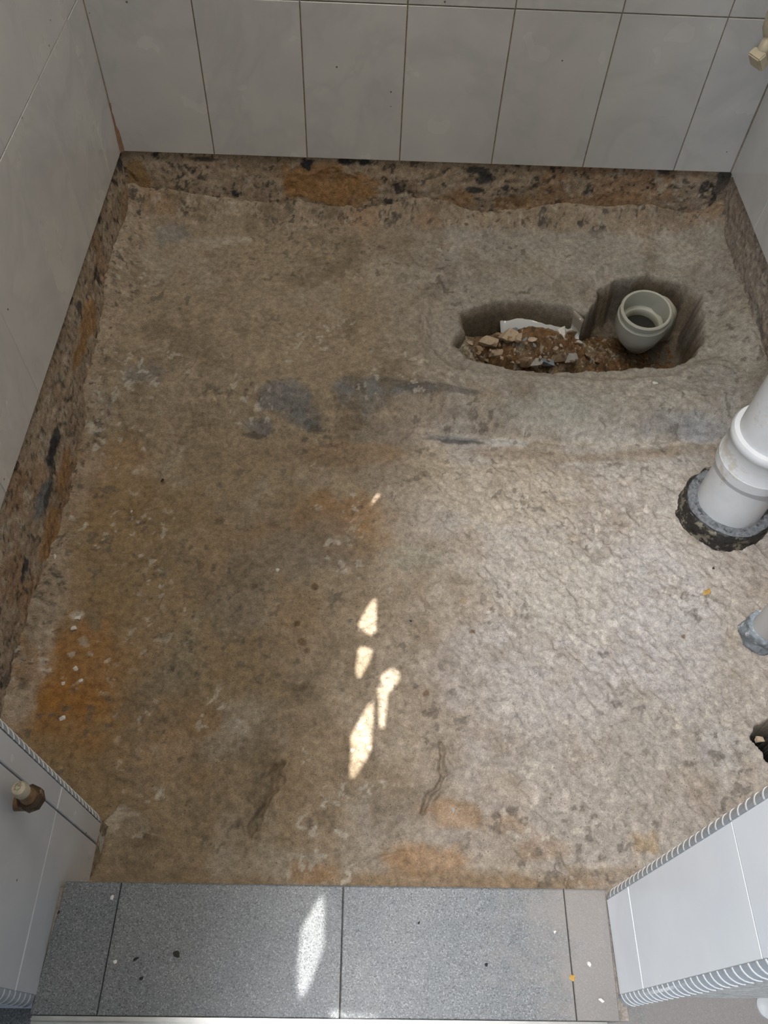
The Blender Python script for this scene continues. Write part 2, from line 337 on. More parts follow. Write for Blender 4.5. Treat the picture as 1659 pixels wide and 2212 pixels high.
S = [ # u v ru rv colour strength z
 (200,1450,120,200,(.34,.165,.045),.85,-.25),(150,1560,130,90,(.33,.16,.045),.85,-.25),(230,1120,70,120,O,.35,-.25),(420,1250,90,150,(.34,.235,.13),.4,-.25),
 (330,1250,70,160,OL,.5,-.25),(330,1400,90,120,OL,.45,-.25),(720,1125,110,50,O,.55,-.25),(770,1180,90,35,O,.35,-.25),(560,1180,60,60,O,.2,-.25),
 (640,1180,110,60,(.27,.235,.20),.45,-.25),(520,1300,60,90,(.26,.225,.18),.45,-.25),(640,1330,60,50,(.33,.22,.12),.4,-.25),
 (300,1620,150,110,(.35,.21,.10),.45,-.25),(260,1250,110,230,(.36,.22,.11),.35,-.25),(230,1050,80,90,(.38,.22,.10),.4,-.25),(620,1650,120,90,(.34,.25,.16),.4,-.25),
 (560,1560,60,60,LM,.3,-.25),(500,1600,55,40,LM,.35,-.25),(590,1860,110,40,LM,.6,-.24),(520,1800,70,60,LM,.3,-.24),
 (270,1790,45,40,LM,.6,-.23),(250,1770,20,25,(.62,.58,.5),.4,-.23),(330,1690,80,60,(.33,.24,.14),.4,-.24),
 (980,1760,80,35,O,.5,-.25),(900,1860,90,35,O,.6,-.24),(1100,1780,70,30,O,.3,-.25),(690,1875,60,25,O,.6,-.24),(1160,1830,60,25,O,.3,-.24),(1400,1815,40,20,(.38,.25,.1),.5,-.24),(1320,1880,90,25,(.33,.25,.17),.6,-.22),(1000,1900,330,22,(.27,.18,.10),.7,-.22),  # last spot paints the shade on the floor along the threshold
 (780,1850,60,50,(.36,.32,.27),.5,-.24),(840,1760,80,50,(.36,.33,.29),.5,-.24),(1050,1880,60,18,LM,.3,-.23),(1150,1880,60,14,LM,.4,-.23),
 (880,1200,70,30,(.36,.35,.28),.5,-.25),(900,1000,60,40,(.42,.34,.22),.4,-.25),(1100,1060,150,60,(.45,.375,.27),.4,-.25),(1400,1300,150,200,(.455, .43, .415),.6,-.25),(1200,1500,200,150,(.455, .425, .41),.5,-.25),
 (1200,1230,160,90,(.48,.44,.37),.35,-.25),(1380,1650,130,120,(.42,.385,.345),.4,-.25),(1570,1620,50,60,(.44,.43,.41),.6,-.25),(1500,1690,60,40,(.33,.27,.20),.35,-.25),
 (620,855,45,30,G,.75,-.185),(820,835,75,22,G,.8,-.185),(860,830,60,12,BL,.5,-.185),(900,850,45,10,BL,.45,-.2),(790,860,40,26,G,.6,-.19),(680,915,20,10,BL,.7,-.22),(660,905,40,16,G,.5,-.22),(560,915,30,14,G,.7,-.22),(545,930,18,6,BL,.6,-.22),(220,895,22,22,G,.7,-.22),(310,815,40,26,G,.55,-.2),(370,520,40,20,G,.45,-.185),(820,960,70,30,(.24,.21,.17),.6,-.24),(850,1020,90,30,(.27,.215,.16),.5,-.25),
 (760,985,120,22,(.36,.22,.12),.5,-.25),(980,940,60,8,G,.8,-.23),(1000,946,70,5,BL,.6,-.23),(1080,944,45,7,(.5,.5,.48),.7,-.23),(950,850,80,9,(.16,.155,.15),.7,-.2),(1400,955,120,10,LM,.35,-.235),(1330,935,120,8,(.48,.45,.41),.35,-.23),
 (1200,880,140,26,(.37,.36,.32),.5,-.2),(1480,935,70,20,(.27,.28,.30),.6,-.23),(1560,860,70,50,(.33,.31,.29),.5,-.2),(1450,980,200,12,(.25,.20,.145),.7,-.25),(1200,985,250,10,(.28,.22,.16),.55,-.25),(650,985,200,18,(.29,.22,.15),.5,-.25),  # long brown bands paint the shade at the foot of the slope
 (330,475,26,14,LM,.6,-.185),(480,532,50,10,LM,.45,-.185),(310,590,60,30,LM,.3,-.185),(640,500,30,10,LM,.2,-.185),(450,610,30,20,LM,.25,-.185),(840,580,40,30,LM,.25,-.185),(1180,570,60,25,LM,.5,-.185),(1400,530,70,22,LM,.55,-.185),(1480,560,50,16,LM,.5,-.185),(1290,600,70,20,LM,.3,-.185),(1010,545,30,8,LM,.4,-.185),
 (1200,470,200,18,O,.35,-.185),(1310,480,90,12,O,.45,-.185),(750,440,60,22,O,.4,-.185),(1470,490,40,12,BL,.7,-.185),(980,468,14,9,G,.9,-.185),(880,458,24,10,G,.9,-.185),(690,452,30,6,G,.7,-.185),(425,450,26,5,BL,.6,-.185),(1530,600,16,70,(.42,.38,.33),.5,-.185),(1560,620,60,70,(.40,.365,.33),.5,-.185),(1480,1000,60,16,(.36,.34,.32),.5,-.25),
 (350,1230,12,10,(.40,.37,.3),.6,-.25),(460,1120,18,8,(.12,.11,.10),.6,-.25),(585,1130,16,8,(.16,.12,.09),.55,-.25),(650,1487,28,9,(.13,.10,.07),.7,-.25),(520,1330,12,18,(.17,.14,.11),.5,-.25),(90,1420,26,55,LM,.55,-.25),(60,1520,26,40,LM,.45,-.25),(170,1330,14,10,(.55,.5,.42),.7,-.25),(215,870,10,22,(.60,.55,.47),.7,-.22),(160,1165,28,12,(.45,.38,.3),.6,-.25),(140,1250,22,40,(.45,.36,.25),.4,-.25),(1000,1300,10,6,(.3,.2,.1),.5,-.25),
 (455,540,12,5,(.5,.4,.3),.4,-.185)]
for i, (u, v, ru, rv, c, a, z) in enumerate(S): C = spot(C, u, v, ru, rv, c, a, z, seed=i % 7, warp=1.2 if ru > 35 else 1.0)
for (u, v, r, z) in ((680,1270,.008,-.25),(652,1390,.009,-.25),(662,1407,.007,-.25),(642,1352,.007,-.25),(920,1498,.007,-.25),(1020,1363,.006,-.25),(1478,1372,.005,-.25),(430,1220,.008,-.25),(350,1037,.006,-.25),(420,1335,.005,-.25)):
    p = atz(u, v, z); C = lerp(C, (.15, .085, .045), .75*sstep(r*1.15, r*.85, np.hypot(X-p[0]+wfx*.4, Y-p[1]+wfy*.4)))
wd = np.minimum(YB-Y, (X-XL)*1.1)+.02*fbm(X, Y, .07, 4, 207, .6)
wf = .85*sstep(.085, .045, wd)[..., None]
C = C*(1-wf)+strip_col(X, Y, 310, None)*wf
for pts in ([(948,1612),(957,1650),(952,1690),(930,1730),(918,1760)], [(612,1640),(590,1700),(562,1745),(548,1785),(540,1800)], [(1205,1855),(1225,1890),(1240,1915)]):
    C = lerp(C, (.20, .15, .10), .5*sstep(.006, .001, linedist(X+wfx*1.6+wx*.3, Y+wfy*1.6, P2(pts, -.25))))  # crack lines darkened, crease shade put into the colour
C = lerp(C, (.24, .185, .125), sstep(.15, .7, fbm(X, Y, .09, 5, 208, .65))*(1-.55*sstep(-.05, .25, X))*.7)
C = lerp(C, (.30, .215, .12), sstep(.1, .6, fbm(X, Y, .30, 4, 209))*sstep(.0, -.3, X)*sstep(1.4, 1.1, Y)*.7)
# little dark chips of charred aggregate and pale lime flecks all over
ch = fbm(X, Y, .018, 3, 201); msk = fbm(X, Y, .12, 3, 202)
C = lerp(C, (.14, .12, .10), .6*sstep(.62, .72, ch)*sstep(.0, .5, msk))
C = lerp(C, (.60, .55, .47), .6*sstep(.62, .74, fbm(X, Y, .016, 3, 203))*sstep(.15, .6, fbm(X, Y, .15, 3, 204)))
C *= (1+.10*fbm(X, Y, .03, 4, 205, .7))[..., None]
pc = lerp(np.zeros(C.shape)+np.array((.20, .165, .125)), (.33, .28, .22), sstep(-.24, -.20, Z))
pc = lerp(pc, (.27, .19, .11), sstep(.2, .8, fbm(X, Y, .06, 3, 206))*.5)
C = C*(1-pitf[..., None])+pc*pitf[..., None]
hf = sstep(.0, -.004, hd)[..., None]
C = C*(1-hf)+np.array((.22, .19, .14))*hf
C = lerp(C, (.01, .01, .01), sstep(-.31, -.36, Z)*hf[..., 0])  # drain hole goes black with depth, its shade painted into the colour
def floor_z(x, y, A=Zr):
    i = int(round((x-gx[0])/ST)); j = int(round((y-gy[0])/ST)); return float(A[min(max(i, 0), len(gx)-1), min(max(j, 0), len(gy)-1)])
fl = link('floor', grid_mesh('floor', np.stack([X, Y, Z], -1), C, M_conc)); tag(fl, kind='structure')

# ------------------------------------------------------------ WALLS: rough render strip below, tiles above
def strip(u0, u1, z0, z1, place, seed, spots=()):
    us = np.arange(u0, u1+.003, .004); vs = np.arange(z0, z1+.001, .004)
    U, V = np.meshgrid(us, vs, indexing='ij')
    dsp = .0035*fbm(U, V, .08, 4, seed+8, .6)+.002*fbm(U, V, .02, 3, seed+9, .7)
    dsp -= .003*sstep(.55, .65, fbm(U, V, .05, 4, seed+3))
    dsp = np.clip(dsp, -.006, PR*.55)*sstep(z1, z1-.004, V)
    c = strip_col(U, V, seed, dsp)
    for (u, v, ru, rv, cc, a) in spots:
        q = np.hypot((U-u)/ru, (V-v)/rv)+.5*fbm(U, V, max(ru, rv), 4, seed+int(u*50) % 9, .6)
        c = lerp(c, cc, a*sstep(1.2, .85, q))
    return place(U, V, dsp), c
def join_box(me, name, a, b, mt):
    """structure object: rough strip grid joined with the plain masonry body behind the tiles"""
    o = link(name, me); bm = bmesh.new(); bm.from_mesh(me); n = len(bm.faces); bm.faces.ensure_lookup_table()
    lay = bm.verts.layers.float_color.get('stain')
    box(bm, a, b); bm.faces.ensure_lookup_table()
    for f in bm.faces[n:]: f.material_index = 1; f.smooth = False
    bm.to_mesh(me); bm.free(); me.materials.append(mt)
    tag(o, kind='structure'); return o
OR = (.40, .225, .095)
bs = [((aty(u, v, YB)[0]), aty(u, v, YB)[2], ru, rv, c, a) for u, v, ru, rv, c, a in (
 (720,400,.11,.06,OR,.8),(655,400,.05,.03,OR,.8),(790,400,.05,.035,OR,.7),(750,420,.09,.03,OR,.7),(620,380,.02,.03,OR,.6),(300,390,.03,.06,(.33,.2,.07),.7),(690,445,.05,.015,(.45,.42,.38),.7),(880,460,.03,.015,G,.9),(980,430,.05,.03,OR,.5),(1130,440,.06,.03,OR,.5),(1320,440,.1,.03,(.35,.2,.09),.5),(1250,470,.12,.02,OR,.6),
 (667,355,.018,.016,BL,1),(740,352,.02,.01,BL,1),(790,352,.02,.01,BL,1),(508,413,.012,.012,BL,1),(1040,370,.035,.012,BL,.9),(1045,385,.02,.02,BL,.9),(1030,410,.03,.007,BL,.9),(840,430,.012,.01,BL,.9),(440,348,.03,.006,BL,.8),(1560,395,.016,.04,BL,.8),(1440,375,.02,.01,BL,.8),(1460,480,.04,.015,BL,.8),(1090,405,.012,.008,BL,.9),(425,450,.05,.01,(.07,.07,.08),.8))]
g, c = strip(XL-.01, XR+.01, -.42, 0, lambda U, V, D: np.stack([U, YB+PR-D+.16*V*sstep(0, -.03, V), V], -1), 301, bs)
wb = join_box(grid_mesh('wall_back', g, c, M_strip), 'wall_back', (XL-.12, YB+.0035, 0.0), (XR+.12, YB+.12, 3.25), M_grout)
ls = [((atx(u, v, XL)[1]), atx(u, v, XL)[2], ru, rv, c, a) for u, v, ru, rv, c, a in (
 (75,1320,.10,.014,BL,.9),(60,1360,.09,.012,G,.9),(40,1420,.05,.025,BL,.8),(90,1070,.05,.02,G,.9),(100,1060,.04,.01,BL,.7),(110,975,.04,.016,BL,.95),(120,945,.02,.012,BL,.9),(160,640,.02,.014,BL,.9),(175,670,.02,.014,BL,.8),(190,690,.07,.03,OR,.8),(170,760,.06,.02,OR,.8),(100,1150,.07,.03,OR,.8),(130,1020,.05,.02,OR,.7),(55,1340,.06,.02,OR,.4),(20,1450,.06,.03,BL,.6),(70,1480,.05,.02,(.4,.33,.24),.5),(45,1240,.03,.01,BL,.9),(265,355,.02,.02,BL,.9))]
g, c = strip(0.2, YB+.01, -.42, 0, lambda U, V, D: np.stack([XL-PR+D-.10*V*sstep(0, -.03, V), U, V], -1), 331, ls)
wl = join_box(grid_mesh('wall_left', g, c, M_strip), 'wall_left', (XL-.12, .2, 0.0), (XL-.0035, YB+.02, 3.25), M_grout2)
g, c = strip(0.1, YB+.01, -.42, 0, lambda U, V, D: np.stack([XR+PR-D, U, V], -1), 361)
c = lerp(c, (.42, .37, .33), np.full(c.shape[:2], .5))
wr = join_box(grid_mesh('wall_right', g, c, M_strip), 'wall_right', (XR+.0035, .1, 0.0), (XR+.12, YB+.02, 3.25), M_grout2)

_tiles = {}
def tile_part(parent, w, h, loc, rot, mt, t=TH, nm='tile'):
    """tile lying in local xz, face towards -y, origin bottom-left"""
    key = (round(w, 4), round(h, 4), mt.name, t)
    if key not in _tiles:
        bm = bmesh.new(); e = .0012
        def ring(y, i): return [bm.verts.new(p) for p in ((i, y, i), (w-i, y, i), (w-i, y, h-i), (i, y, h-i))]
        a, b, c = ring(t, 0), ring(e, 0), ring(0, e)
        for p, q in ((a, b), (b, c)):
            for k in range(4): bm.faces.new((p[k], p[(k+1) % 4], q[(k+1) % 4], q[k]))
        bm.faces.new(c); bm.faces.new(a[::-1])
        bmesh.ops.recalc_face_normals(bm, faces=bm.faces)
        me = bpy.data.meshes.new(nm); bm.to_mesh(me); bm.free(); me.materials.append(mt); _tiles[key] = me
    o = bpy.data.objects.new(nm, _tiles[key]); COL.objects.link(o); o.parent = parent
    o.location = loc; o.rotation_euler = (random.uniform(-.002, .002), 0, rot+random.uniform(-.002, .002)); return o
JG = .0028
rows = [(0.0, .392), (.392, .784), (.784, 1.176)]
xs = [XL]+[-.433+.25*i for i in range(6)]+[XR]
for z0, z1 in rows:
    for a, b in zip(xs[:-1], xs[1:]): tile_part(wb, b-a-JG, z1-z0-JG, (a+JG/2, YB, z0+JG*.2), 0, M_tile)
ys = [YB-.132]+[YB-.132-.25*i for i in range(1, 7)]+[LY1+.004]
ys = [YB]+ys
for z0, z1 in rows:
    for a, b in zip(ys[:-1], ys[1:]):
        tile_part(wl, a-b-JG*.6, z1-z0-JG*.6, (XL, b+JG*.3, z0+JG*.1), math.pi/2, M_tile)
ys = [YB-.25*i for i in range(0, 7)]+[RY1+.01]
for z0, z1 in rows:
    for a, b in zip(ys[:-1], ys[1:]):
        tile_part(wr, a-b-JG*.6, z1-z0-JG*.6, (XR, a-JG*.3, z0+JG*.1), -math.pi/2, M_tile)
def bead(parent, name, x, y, sx, mt, zs):
    bm = bmesh.new(); pr = None
    for z, wd in zs:
        P = [bm.verts.new(p) for p in ((x, y-wd, z), (x+sx*wd*.35, y-wd*.35, z), (x+sx*wd, y, z), (x, y, z))]
        if pr:
            for k in range(4): bm.faces.new((pr[k], pr[(k+1) % 4], P[(k+1) % 4], P[k]))
        else: bm.faces.new(P)
        pr = P
    bm.faces.new(pr[::-1]); return bmo(name, bm, mt, parent)
M_seal = simple('stained_sealant', (.30, .175, .12), .8, var=.35, scale=60, bump=.4)
M_seal2 = simple('grey_brown_sealant', (.30, .26, .21), .8, var=.4, scale=50, bump=.3)
zz = [(.001+.012*i, (.0105 if i < 3 else .0085 if i < 6 else .0045 if i < 9 else .003)+random.uniform(-.0012, .0015)) for i in range(12)]
bead(wb, 'sealant_lump', XL, YB, 1, M_seal, zz)
bead(wb, 'corner_sealant', XL, YB, 1, M_seal2, [(.13+.05*i, .0028+random.uniform(-.0004, .0006)) for i in range(20)])
bead(wb, 'corner_sealant', XR, YB, -1, M_seal2, [(.002+.05*i, .0032+random.uniform(-.0004, .0008)) for i in range(22)])
# plain upper wall surfaces above the tiles are the masonry bodies themselves

# ------------------------------------------------------------ front wall: two door jambs, header, ceiling
def body(name, boxes, mt):
    bm = bmesh.new()
    for a, b in boxes: box(bm, a, b)
    o = bmo(name, bm, mt); tag(o, kind='structure'); return o
R = .013
wfl = body('wall_front_left', [((-1.9, LY0+R, -.42), (JL-R, LY1-R, 3.25)), ((JL-R-.001, LY0+R, -.42), (JL-TH, LY1-R, 3.25))], M_grout2)
wfr = body('wall_front_right', [((JR+R, RY0+R, -.42), (1.9, RY1-R, 3.25)), ((JR+TH, RY0+R, -.42), (JR+R+.001, RY1-R, 3.25))], M_grout2)
LJ = .118; RJ = .147
for z0, z1 in ((-.092, LJ), (LJ, LJ+.34), (LJ+.34, LJ+.68)):
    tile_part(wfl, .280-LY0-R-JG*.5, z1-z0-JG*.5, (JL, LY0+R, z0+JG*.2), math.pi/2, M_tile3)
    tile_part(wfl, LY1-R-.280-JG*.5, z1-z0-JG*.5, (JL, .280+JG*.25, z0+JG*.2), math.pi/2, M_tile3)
for z0, z1 in ((ZTH+.001, RJ), (RJ, RJ+.342), (RJ+.342, RJ+.684)):
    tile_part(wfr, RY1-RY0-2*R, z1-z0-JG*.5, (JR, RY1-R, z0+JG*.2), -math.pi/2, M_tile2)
def pencil(parent, cx, cy, a0, z0, n, pitch):
    """quarter round pieces stacked up a jamb corner, with a slanting white ridge between them"""
    rise = .010
    bm = bmesh.new(); K = 7
    def col(r, zlo, zhi, off):
        lo = []; hi = []
        for k in range(K):
            a = a0+math.pi/2*k/(K-1); s = rise*math.sin(math.pi*k/(K-1))*.0+rise*k/(K-1)
            x, y = math.cos(a)*r, math.sin(a)*r
            lo.append(bm.verts.new((x, y, zlo+s))); hi.append(bm.verts.new((x, y, zhi+s)))
        for k in range(K-1): bm.faces.new((lo[k], lo[k+1], hi[k+1], hi[k]))
        c0 = bm.verts.new((0, 0, zlo+rise/2)); c1 = bm.verts.new((0, 0, zhi+rise/2))
        for k in range(K-1): bm.faces.new((c0, lo[k+1], lo[k])); bm.faces.new((c1, hi[k], hi[k+1]))
        bm.faces.new((c0, lo[0], hi[0], c1)); bm.faces.new((c0, c1, hi[-1], lo[-1]))
    col(R, 0, pitch*.86, 0); bmesh.ops.recalc_face_normals(bm, faces=bm.faces)
    me = bpy.data.meshes.new('trim_piece'); bm.to_mesh(me); bm.free(); me.materials.append(M_trimg)
    bm = bmesh.new(); col(R+.0006, pitch*.86, pitch, 0); bmesh.ops.recalc_face_normals(bm, faces=bm.faces)
    me2 = bpy.data.meshes.new('trim_ridge'); bm.to_mesh(me2); bm.free(); me2.materials.append(M_trimw)
    for i in range(n):
        for mm, nm in ((me, 'trim_piece'), (me2, 'trim_ridge')):
            o = bpy.data.objects.new(nm, mm); COL.objects.link(o); o.parent = parent; o.location = (cx, cy, z0+i*pitch)
pencil(wfr, JR+R, RY1-R, math.pi/2, ZTH-.004, 36, .0185)
pencil(wfr, JR+R, RY0+R, math.pi, ZTH-.006, 36, .0185)
pencil(wfl, JL-R, LY1-R, 0, -.095, 42, .0185)
pencil(wfl, JL-R, LY0+R, -math.pi/2, ZTH-.006, 36, .0185)
body('wall_header', [((-1.9, .09, 2.85), (1.9, .2, 3.25))], M_paint)
body('ceiling', [((XL-.12, .09, 3.2), (XR+.12, YB+.12, 3.28))], M_paint)
# mortar under the left jamb tile
bm = bmesh.new()
us = np.arange(LY0, LY1, .004)
g, c = strip(LY0, LY1-.002, -.40, -.085, lambda U, V, D: np.stack([JL-.004+D-.004, U, V], -1), 391)
link('mortar', grid_mesh('mortar', g, lerp(c, (.36, .29, .21), np.full(c.shape[:2], .4)), M_strip), parent=wfl)
bm.free()
g, c = strip(JR-.0, XR, -.40, ZTH, lambda U, V, D: np.stack([U, RY1-.006-D, V], -1), 393)

# ------------------------------------------------------------ threshold of granite slabs
def granite_mat():
    mt, nt, lk, b = mat('grey_granite', (.25, .27, .28), .42)
    tc = nt.new('ShaderNodeTexCoord')
    v = N(nt, 'ShaderNodeTexVoronoi', Scale=760.0); lk.new(tc.outputs['Object'], v.inputs['Vector'])
    sp = nt.new('ShaderNodeSeparateColor'); lk.new(v.outputs['Color'], sp.inputs[0])
    r = ramp(nt, [(0, (.045, .049, .053)), (.15, (.105, .112, .120)), (.5, (.135, .146, .156)), (.85, (.165, .177, .187)), (.97, (.26, .27, .28))]); lk.new(sp.outputs[0], r.inputs[0])
    n = N(nt, 'ShaderNodeTexNoise', Scale=14.0, Detail=5.0, Roughness=.6); lk.new(tc.outputs['Object'], n.inputs['Vector'])
    rr = ramp(nt, [(.3, (.84, .86, .88)), (.7, (1.1, 1.07, 1.03))]); lk.new(n.outputs[0], rr.inputs[0])
    c = mixc(nt, lk, 'MULTIPLY', r.outputs[0], rr.outputs[0], 1.0)
    a = nt.new('ShaderNodeObjectInfo')
    sx = nt.new('ShaderNodeSeparateXYZ'); lk.new(tc.outputs['Object'], sx.inputs[0])
    # dusty film towards the right hand end
    mr = N(nt, 'ShaderNodeMapRange'); lk.new(sx.outputs[0], mr.inputs[0]); mr.inputs[1].default_value = .12; mr.inputs[2].default_value = .33; mr.inputs[3].default_value = -.25; mr.inputs[4].default_value = .55
    n4 = N(nt, 'ShaderNodeTexNoise', Scale=20.0, Detail=4.0, Roughness=.65); lk.new(tc.outputs['Object'], n4.inputs['Vector'])
    ad = N(nt, 'ShaderNodeMath', operation='MULTIPLY_ADD'); lk.new(n4.outputs[0], ad.inputs[0]); ad.inputs[1].default_value = 1.1; lk.new(mr.outputs[0], ad.inputs[2])
    rz = ramp(nt, [(.55, (0, 0, 0)), (1.0, (.75, .75, .75))]); lk.new(ad.outputs[0], rz.inputs[0])
    c = mixc(nt, lk, 'MIX', c, (.235, .21, .19), rz.outputs[0])
    lk.new(c, b.inputs['Base Color']); return mt
M_gran = granite_mat()
thr = body('trim_1', [((JL-.004, .0465, -.40), (JR+.01, .196, ZTH-.006))], speckled('threshold_mortar', (.33, .29, .25), attr=False, spots=False))
def slab(x0, x1, x0b, x1b):
    """granite slab; (x0,x1) at the inner edge and (x0b,x1b) at the outer edge"""
    yi, yo = .2035, .0455; e = .0012; t = .024
    bm = bmesh.new(); prof = []
    top = ZTH
    def ring(i, z): return [bm.verts.new(p) for p in ((x0b+i, yo+i, z), (x1b-i, yo+i, z), (x1-i, yi-i*2.2, z), (x0+i, yi-i*2.2, z))]
    r0, r1, r2, r3 = ring(0, top-t), ring(0, top-e*1.6), ring(e*.3, top-e*.5), ring(e, top)
    for p, q in ((r0, r1), (r1, r2), (r2, r3)):
        for k in range(4): bm.faces.new((p[k], p[(k+1) % 4], q[(k+1) % 4], q[k]))
    bm.faces.new(r3); bm.faces.new(r0[::-1])
    return bmo('granite_slab', bm, M_gran, thr)
j = .0004
slab(JL+.007, -.326-j, JL-.003, -.328-j); slab(-.326+j, -.018-j, -.328+j, -.017-j); slab(-.018+j, .2915-j, -.017+j, .2905-j); slab(.2915+j, .3505, .2905+j, .347)
M_slabface = None
# steel track along the outer edge and the grey floor outside
track = empty('door_track', (0, .045, .03), 'thin bare steel track strip along the outer edge of granite threshold, at bottom of picture', 'track')
bm = bmesh.new(); box(bm, (JL, .0300-.045, -.02), (JR-.02, .0450-.045, .008)); o = bmo('channel', bm, M_steel, track)
bm = bmesh.new(); box(bm, (JL, .0395-.045, .0075), (JR-.02, .0435-.045, .0125)); bmesh.ops.bevel(bm, geom=bm.edges[:], offset=.001, segments=2, affect='EDGES'); o = bmo('lip', bm, M_steel, track)
body('floor_outside', [((-1.9, -2.6, -.10), (1.9, .030, .012)), ((JR-.02, .030, -.10), (1.9, .075, .012)), ((-1.9, .030, -.10), (JL, .054, .012))], M_gran)

# ------------------------------------------------------------ unseen sheets added over the landing, cut to shape daylight and sun patches
LT = np.array([-.45, -.2, 3.6]); ZA = 3.0
def up_sun(p, z): t = (z-p[2])/SUN.z; return (p[0]+SUN.x*t, p[1]+SUN.y*t)
ZR = 3.9
def to_gobo(px, z): return [up_sun(atz(u, v, z), ZR) for u, v in px]
holes = [to_gobo(h, z) for h, z in (
 ([(795,1310),(808,1294),(813,1300),(812,1366),(803,1371),(775,1358),(776,1345)], -.25),
 ([(774,1402),(784,1397),(805,1404),(799,1425),(777,1466),(769,1455)], -.25),
 ([(828,1455),(845,1444),(862,1452),(863,1470),(850,1485),(838,1496),(834,1540),(829,1572),(821,1568),(820,1510),(816,1486)], -.25),
 ([(800,1516),(807,1514),(806,1560),(802,1590),(801,1620),(790,1640),(764,1680),(756,1678),(758,1640),(759,1590),(770,1568)], -.25),
 ([(800,1093),(809,1076),(821,1064),(818,1072),(806,1088)], -.25),
 ([(651,2008),(668,1975),(696,1932),(700,1945),(699,2040),(688,2075),(668,2130),(650,2158),(643,2145),(644,2080)], ZTH),
 ([(712,2193),(722,2188),(733,2193),(742,2199),(815,2201),(815,2206),(735,2207),(722,2209),(712,2203)], .045))]
def sheet(name, x0, y0, x1, y1, z, polys, mt, th=.012):
    vs = [Vector(p) for p in ((x0, y0), (x1, y0), (x1, y1), (x0, y1))]; es = [(0, 1), (1, 2), (2, 3), (3, 0)]; fs = []
    for P in polys:
        b = len(vs); vs += [Vector(p) for p in P]; es += [(b+i, b+(i+1) % len(P)) for i in range(len(P))]
    ov, oe, of, *_ = delaunay_2d_cdt(vs, es, fs, 1, 1e-7)
    bm = bmesh.new(); bv = [bm.verts.new((v.x, v.y, z)) for v in ov]
    for f in of:
        cx = sum(ov[i].x for i in f)/len(f); cy = sum(ov[i].y for i in f)/len(f)
        if any(polydist(np.array([cx]), np.array([cy]), P)[0] < 0 for P in polys): continue
        bm.faces.new([bv[i] for i in f])
    bmesh.ops.delete(bm, geom=[v for v in bm.verts if not v.link_faces], context='VERTS')
    o = bmo(name, bm, mt); return o
gobo = sheet('sun_gobo', -2.6, -2.6, 1.9, .5, ZR, holes, M_paint); tag(gobo, kind='structure')  # added out-of-view sheet whose holes cast the sun patches
ZO = 3.0
def through(x, y, z=-.25): t = (ZO-z)/(LT[2]-z); return (x+(LT[0]-x)*t, y+(LT[1]-y)*t)
a = through(-.05, .1); b = through(.13, 1.29)
op = [a, b, (b[0]+.9, b[1]+.01), (b[0]+.9, -1.98), (-.78, -1.98), (-.78, -.88), (a[0]-.02, -.88)]
cw = sheet('daylight_mask', -2.6, -2.6, 1.9, .065, ZO, [op], M_paint); tag(cw, kind='structure')  # added out-of-view mask; its opening sets the daylight edge on the floor
body('side_light_blocker', [((-.53, -.55, -.1), (-.45, -.02, 3.0))], M_paint)  # unseen blocker added to keep side light off the left of the threshold
body('wall_landing_back', [((-2.6, -2.7, -.1), (1.9, -2.6, 3.9))], M_paint)

# ------------------------------------------------------------ lathe helper
def lathe(name, prof, seg, mt, parent, axis=None, loc=(0, 0, 0), jitter=0, seed=0, smooth=True):
    bm = bmesh.new(); rings = []
    rr = np.random.default_rng(seed)
    for (r, z) in prof:
        ring = []
        for k in range(seg):
            a = 2*math.pi*k/seg; q = r+(rr.normal()*jitter if jitter else 0)
            ring.append(bm.verts.new((q*math.cos(a), q*math.sin(a), z+(rr.normal()*jitter*.6 if jitter else 0))))
        rings.append(ring)
    for p, q in zip(rings[:-1], rings[1:]):
        for k in range(seg): bm.faces.new((p[k], p[(k+1) % seg], q[(k+1) % seg], q[k]))
    if prof[0][0] > 0.0005: bm.faces.new(rings[0][::-1]) if name not in ('socket', 'collar', 'ring') else None
    if name not in ('socket', 'collar', 'ring'): bm.faces.new(rings[-1])
    mtx = Matrix.Identity(4)
    if axis is not None: mtx = Vector(axis).to_track_quat('Z', 'Y').to_matrix().to_4x4()
    mtx = Matrix.Translation(loc) @ mtx
    bmesh.ops.transform(bm, matrix=mtx, verts=bm.verts)
    o = bmo(name, bm, mt, parent, smooth)
    if smooth:
        md = o.modifiers.new('edges', 'EDGE_SPLIT'); md.split_angle = math.radians(38)
    return o

